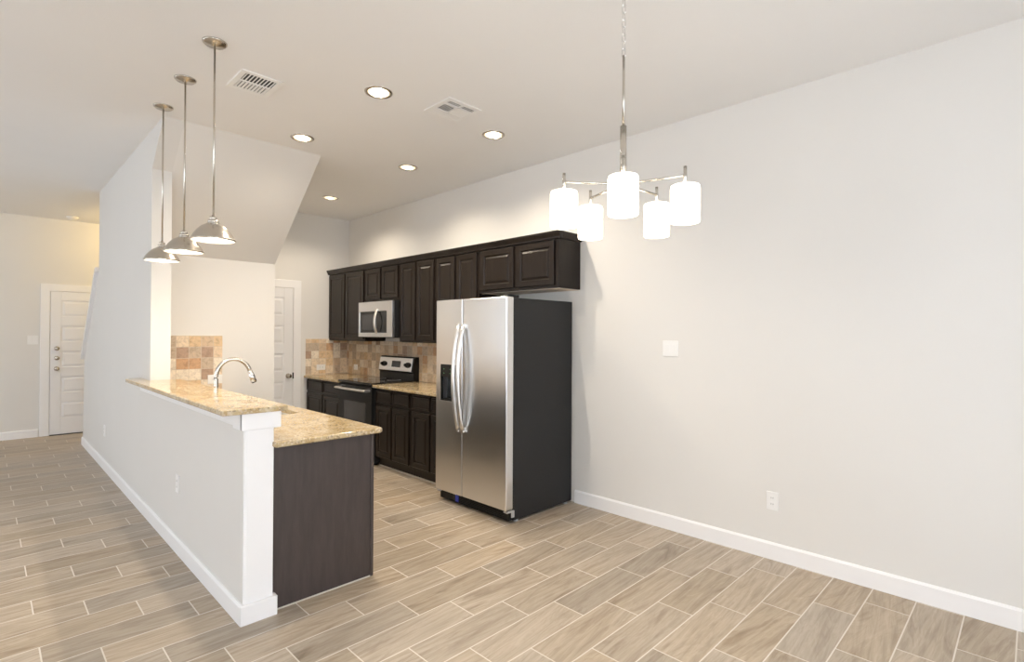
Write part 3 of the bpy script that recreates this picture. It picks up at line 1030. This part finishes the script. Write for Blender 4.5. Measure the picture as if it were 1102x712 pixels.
for k in range(12):
    mb.box(MX + 0.06 + k * 0.02, MX + 0.07 + k * 0.02, GY0 + 0.12, GY1 - 0.12, MZ0 - 0.010, MZ0 - 0.003)
mb.box(MX + 0.045, MX + 0.35, GY0 + 0.08, GY1 - 0.08, MZ0 - 0.007, MZ0 - 0.003)
mb.build('vent_grille', M['black'], mw)

# ------------------------------------------------------------------ ceiling fixtures
def point_light(name, loc, watts, col, radius, parent, spot=None):
    ld = bpy.data.lights.new(name, 'SPOT' if spot else 'POINT')
    ld.energy = watts
    ld.color = col
    ld.shadow_soft_size = radius
    if spot:
        ld.spot_size = R(spot)
        ld.spot_blend = 0.7
    o = bpy.data.objects.new(name, ld)
    COL.objects.link(o)
    o.parent = parent
    o.location = loc
    return o

WARM = (1.0, 0.885, 0.735)
# recessed downlights
can_labels = ['recessed ceiling light between the louvred vent and the square vent, largest of the five',
              'recessed ceiling light beside the top right corner of the sloped stair underside',
              'recessed ceiling light just below and right of the four-way square vent',
              'recessed ceiling light over the aisle in front of the microwave cabinet',
              'smallest recessed ceiling light, nearest the back wall above the pantry door']
cx, cy = CANS[0]
dl = thing('recessed_downlight', can_labels[0], 'ceiling light', (cx, cy, H), 'recessed kitchen ceiling lights')
MB().lathe([(0.092, 0.0), (0.090, -0.004), (0.076, -0.006), (0.070, -0.002), (0.070, 0.001), (0.092, 0.001)], (cx, cy, H), 40, closed=True).build('trim_ring', M['nickel'], dl)
MB().lathe([(0.071, -0.003), (0.068, 0.03), (0.055, 0.075), (0.040, 0.10), (0.040, 0.13), (0, 0.13), (0, 0.135), (0.046, 0.135), (0.062, 0.075), (0.0715, 0.03), (0.0725, 0.0)], (cx, cy, H), 40, caps=False).build('reflector', M['reflector'], dl)
MB().lathe([(0, 0.028), (0.022, 0.031), (0.040, 0.042), (0.047, 0.060), (0.040, 0.085), (0.03, 0.10), (0, 0.10)], (cx, cy, H), 28).build('bulb', M['can_bulb'], dl)
point_light('downlight_beam', (0, 0, 0.012), CAN_W, (1.0, 0.87, 0.70), 0.035, dl, 152)
for (x, y), lb in list(zip(CANS, can_labels))[1:]:
    dup(dl, (x, y, H), lb)

# pendants above the bar
PX_ = 0.885
pend = [(3.194, 'brushed nickel dome pendant nearest the camera, hanging highest in the photo'),
        (3.790, 'brushed nickel dome pendant in the middle of the row above the bar'),
        (4.363, 'brushed nickel dome pendant farthest away, in front of the lit wall end')]
y = pend[0][0]
pl = thing('pendant_light', pend[0][1], 'pendant lamp', (PX_, y, H), 'dome pendants over the bar')
MB().lathe([(0, -0.022), (0.012, -0.022), (0.02, -0.018), (0.050, -0.014), (0.060, -0.006), (0.062, 0), (0, 0)], (PX_, y, H), 36).build('canopy', M['nickel'], pl)
MB().tube([(PX_, y, H - 0.018), (PX_, y, 2.085)], 0.0052, 12).build('rod', M['nickel'], pl)
z0 = 1.968
prof_o = [(0.112, 0.0), (0.108, 0.006), (0.098, 0.026), (0.080, 0.052), (0.058, 0.074), (0.036, 0.086), (0.028, 0.089)]
MB().lathe([(0, 0.136), (0.007, 0.136), (0.009, 0.128), (0.018, 0.126), (0.019, 0.116), (0.016, 0.113), (0.016, 0.110), (0.026, 0.108), (0.027, 0.099), (0.024, 0.097), (0.024, 0.094), (0.031, 0.092), (0.031, 0.085), (0, 0.085)], (PX_, y, z0), 28).build('socket_cap', M['nickel'], pl)
sh = MB().lathe(prof_o + [(r - 0.003, h - 0.003) for r, h in prof_o[::-1]], (PX_, y, z0), 48, closed=True).build('shade', M['nickel'], pl)
MB().lathe([(r - 0.0035, h - 0.0035) for r, h in prof_o] + [(0.022, 0.082), (0.026, 0.080)] + [(r - 0.006, h - 0.006) for r, h in prof_o[-2::-1]], (PX_, y, z0), 48, closed=True).build('shade_lining', M['white_enamel'], sh)
MB().lathe([(0, -0.008), (0.016, -0.004), (0.027, 0.010), (0.029, 0.024), (0.022, 0.045), (0.013, 0.060), (0.013, 0.078), (0, 0.078)], (PX_, y, z0), 24).build('bulb', M['bulb'], pl)
point_light('pendant_glow', (0, 0, z0 - 0.012 - H), PEND_W, WARM, 0.03, pl, 142)
for y, lb in pend[1:]:
    dup(pl, (PX_, y, H), lb)

# chandelier
CX, CY = 1.887, 1.223
ch = thing('chandelier', 'five-light brushed nickel chandelier with white cylinder shades on a chain', 'chandelier', (CX, CY, H))
MB().lathe([(0, -0.035), (0.012, -0.035), (0.03, -0.028), (0.058, -0.012), (0.062, 0), (0, 0)], (CX, CY, H), 36).build('canopy', M['nickel'], ch)
mb = MB()
zt, zb = H - 0.03, 2.628
nl = 13
lp = (zt - zb) / nl
for k in range(nl):
    zc = zt - (k + 0.5) * lp
    pts = []
    hl, hw_ = lp / 2 + 0.0035 - 0.008, 0.008
    for q in range(20):
        t = 2 * PI * q / 20
        a = hw_ * math.cos(t)
        zz = (hl if math.sin(t) > 0 else -hl) + 0.008 * math.sin(t)
        pts.append((CX + (a if k % 2 else 0), CY + (0 if k % 2 else a), zc + zz))
    mb.tube(pts, 0.0022, 8, close=True)
mb.build('chain', M['chrome'], ch)
mb = MB()
mb.tube([(CX, CY, 2.632), (CX, CY, 2.33)], 0.0055, 14)
mb.tube([(CX, CY, 2.335), (CX, CY, 2.10)], 0.0135, 18)
mb.lathe([(0, -0.055), (0.010, -0.052), (0.016, -0.04), (0.020, -0.02), (0.020, 0.01), (0, 0.012)], (CX, CY, 2.098), 24)
mb.build('stem', M['nickel'], ch)
RD = 0.252
ang0 = math.atan2(-CY, -CX)
for k in range(5):
    t = ang0 + 2 * PI * k / 5
    px, py = CX + RD * math.cos(t), CY + RD * math.sin(t)
    arm = MB().tube([(CX + 0.012 * math.cos(t), CY + 0.012 * math.sin(t), 2.092), (px, py, 2.092)], 0.0048, 12)
    arm.tube([(px, py, 2.128), (px, py, 2.052)], 0.0068, 14)
    arm.lathe([(0, 0.006), (0.016, 0.006), (0.018, 0.0), (0, 0.0)], (px, py, 2.052), 18)
    a = arm.build('arm', M['nickel'], ch)
    r = 0.0565
    s = MB().lathe([(0.012, 0.148), (r - 0.012, 0.148), (r - 0.003, 0.145), (r, 0.136), (r, 0.006), (r - 0.002, 0.0), (r - 0.005, 0.002), (r - 0.005, 0.134), (r - 0.012, 0.143), (0.012, 0.143)], (px, py, 1.905), 40, closed=True)
    s.build('glass_shade', M['shade'], a)
    MB().lathe([(0, 0.02), (0.016, 0.026), (0.026, 0.045), (0.026, 0.062), (0.014, 0.09), (0.013, 0.142), (0, 0.142)], (px, py, 1.905), 20).build('bulb', M['bulb'], a)

# ceiling vents
def vent(label, x0, x1, y0, y1, mode):
    t = thing('ceiling_vent', label, 'vent', ((x0 + x1) / 2, (y0 + y1) / 2, H))
    m_ = 0.032
    mb = MB()
    zf = H - 0.008
    mb.box(x0, x1, y0, y0 + m_, zf, H, 0.002).box(x0, x1, y1 - m_, y1, zf, H, 0.002)
    mb.box(x0, x0 + m_, y0 + m_, y1 - m_, zf, H, 0.0).box(x1 - m_, x1, y0 + m_, y1 - m_, zf, H, 0.0)
    ix0, ix1, iy0, iy1 = x0 + m_, x1 - m_, y0 + m_, y1 - m_
    xm, ym = (ix0 + ix1) / 2, (iy0 + iy1) / 2
    if mode == 0:
        mb.box(ix0, ix1, ym - 0.006, ym + 0.006, zf, H)
    mb.build('frame', M['plate'], t)
    bx('duct', M['dark_duct'], ix0, ix1, iy0, iy1, H - 0.002, H - 0.0005, 0, t)  # flat dark plate under the ceiling, imitates shade in the opening
    if mode == 0:
        n = 9
        for (ya_, yb_) in ((iy0, ym - 0.006), (ym + 0.006, iy1)):
            mb = MB()
            for k in range(n):
                c = ix0 + (ix1 - ix0) * (k + 0.5) / n
                hw2 = (ix1 - ix0) / n * 0.15
                if ya_ > ym:
                    hw2 *= 2.2  # wider slats imitate the bank that catches more light
                mb.box(c - hw2, c + hw2, ya_, yb_, H - 0.006, H - 0.0025)
            mb.build('louvre', M['plate'], t)
    else:
        a = (iy1 - iy0) * 0.26
        bars = MB()
        bars.box(ix0, ix1, iy0 + a - 0.008, iy0 + a + 0.008, zf, H)
        bars.box(ix0, ix1, iy1 - a - 0.008, iy1 - a + 0.008, zf, H)
        bars.box(xm - 0.008, xm + 0.008, iy0, iy1, zf, H)
        bars.build('crossbar', M['plate'], t)
        def slats(xa, xb, ya_, yb_, axis, n, fill):  # fill is slat width: narrow imitates shaded blades, wide lit ones
            mb = MB()
            for k in range(n):
                s = (k + 0.5) / n
                if axis == 0:
                    c = ya_ + (yb_ - ya_) * s; h = (yb_ - ya_) / n * fill / 2
                    mb.box(xa, xb, c - h, c + h, H - 0.006, H - 0.0025)
                else:
                    c = xa + (xb - xa) * s; h = (xb - xa) / n * fill / 2
                    mb.box(c - h, c + h, ya_, yb_, H - 0.006, H - 0.0025)
            mb.build('louvre', M['plate'], t)
        slats(ix0, xm - 0.008, iy0, iy0 + a - 0.008, 0, 3, 0.2)
        slats(xm + 0.008, ix1, iy0, iy0 + a - 0.008, 0, 3, 0.2)
        slats(ix0, xm - 0.008, iy0 + a + 0.008, iy1 - a - 0.008, 1, 6, 0.18)
        slats(xm + 0.008, ix1, iy0 + a + 0.008, iy1 - a - 0.008, 1, 6, 0.97)
        slats(ix0, xm - 0.008, iy1 - a + 0.008, iy1, 0, 3, 0.97)
        slats(xm + 0.008, ix1, iy1 - a + 0.008, iy1, 0, 3, 0.97)
    return t
vent('white ceiling vent with two rows of louvres beside the nearest pendant', 1.088, 1.338, 3.385, 3.682, 0)
vent('white square four-way ceiling vent above the refrigerator aisle', 2.198, 2.490, 2.788, 3.082, 1)

# smoke detector in the hall
sd = MB().lathe([(0, -0.040), (0.035, -0.040), (0.052, -0.034), (0.060, -0.018), (0.066, -0.014), (0.068, 0.0), (0, 0.0)], (0.86, 9.45, H), 32).build('smoke_detector', M['plate'])
tag(sd, 'round white smoke detector on the hall ceiling above the entry door', 'smoke detector')

# hall lamp behind the stair wall gives the far wall its yellow glow
hl_ = thing('hall_lamp', 'flush ceiling lamp glowing in the hall behind the stair wall', 'ceiling light', (1.75, 9.0, H))
MB().lathe([(0.155, 0), (0.155, -0.02), (0.145, -0.024), (0, -0.024), (0, 0)], (1.75, 9.0, H), 32).build('pan', M['nickel'], hl_)
MB().lathe([(0.14, -0.0245), (0.13, -0.06), (0.09, -0.09), (0.04, -0.10), (0, -0.102)], (1.75, 9.0, H), 32).build('glass_bowl', M['shade'], hl_)
point_light('hall_glow', (0, 0, -0.16), HALL_W, (1.0, 0.70, 0.26), 0.06, hl_)

# ------------------------------------------------------------------ switch plates and outlets
def plate(name, label, cat, c, axis, sgn, w_, h_, kind):
    """plate centred at c on a wall whose normal is sgn*axis"""
    t = thing(name, label, cat, c)
    d = 0.006
    def b3(ua, ub, za, zb, n0, n1, bev=0):
        if axis == 0:
            return MB().box(c[0] + sgn * n0, c[0] + sgn * n1, c[1] + ua, c[1] + ub, c[2] + za, c[2] + zb, bev)
        return MB().box(c[0] + ua, c[0] + ub, c[1] + sgn * n0, c[1] + sgn * n1, c[2] + za, c[2] + zb, bev)
    b3(-w_ / 2, w_ / 2, -h_ / 2, h_ / 2, 0, d, 0.002).build('face_plate', M['plate'], t)
    if kind == 'outlet':
        for z in (-0.020, 0.020):
            s = b3(-0.016, 0.016, z - 0.014, z + 0.014, d, d + 0.002, 0.0008).build('socket', M['plate'], t)
            for u in (-0.006, 0.006):
                b3(u - 0.0012, u + 0.0012, z - 0.004, z + 0.005, d + 0.002, d + 0.0024).build('slot', M['slot'], s)
    elif kind == 'wide':
        for u in (-0.020, 0.020):
            s = b3(u - 0.014, u + 0.014, -0.016, 0.016, d, d + 0.002, 0.0008).build('socket', M['plate'], t)
            for z in (-0.006, 0.006):
                b3(u - 0.004, u + 0.005, z - 0.0012, z + 0.0012, d + 0.002, d + 0.0024).build('slot', M['slot'], s)
    else:
        n = 2 if kind == 'double' else 1
        for u in ((-0.024, 0.024) if n == 2 else (0,)):
            b3(u - 0.016, u + 0.016, -0.033, 0.033, d, d + 0.0025, 0.001).build('rocker', M['plate'], t)
plate('light_switch', 'white double rocker switch plate at shoulder height on the blank right wall', 'switch', (XR, 1.944, 1.358), 0, -1, 0.125, 0.118, 'double')
plate('wall_outlet', 'white outlet low on the blank right wall above the baseboard', 'outlet', (XR, 1.217, 0.380), 0, -1, 0.075, 0.118, 'outlet')
plate('wall_outlet', 'white outlet on the half wall below the bar top, nearer one', 'outlet', (WL, 4.055, 0.452), 0, -1, 0.075, 0.118, 'outlet')
plate('wall_outlet', 'small far outlet on the long stair wall near its hall end', 'outlet', (WL, 7.05, 0.407), 0, -1, 0.075, 0.118, 'outlet')
plate('light_switch', 'white switch plate on the far wall left of the entry door', 'switch', (0.487, YF, 1.348), 1, -1, 0.115, 0.125, 'double')
plate('wall_outlet', 'white outlet in the stone tiles behind the faucet', 'outlet', (1.572, YN - 0.010, 1.015), 1, -1, 0.125, 0.085, 'wide')
plate('wall_outlet', 'white outlet in the tile return beside the pantry door', 'outlet', (3.245, YB - 0.010, 0.998), 1, -1, 0.125, 0.075, 'wide')
plate('wall_outlet', 'white outlet in the right wall tiles left of the range', 'outlet', (XR - 0.012, 6.66, 0.995), 0, -1, 0.10, 0.075, 'wide')
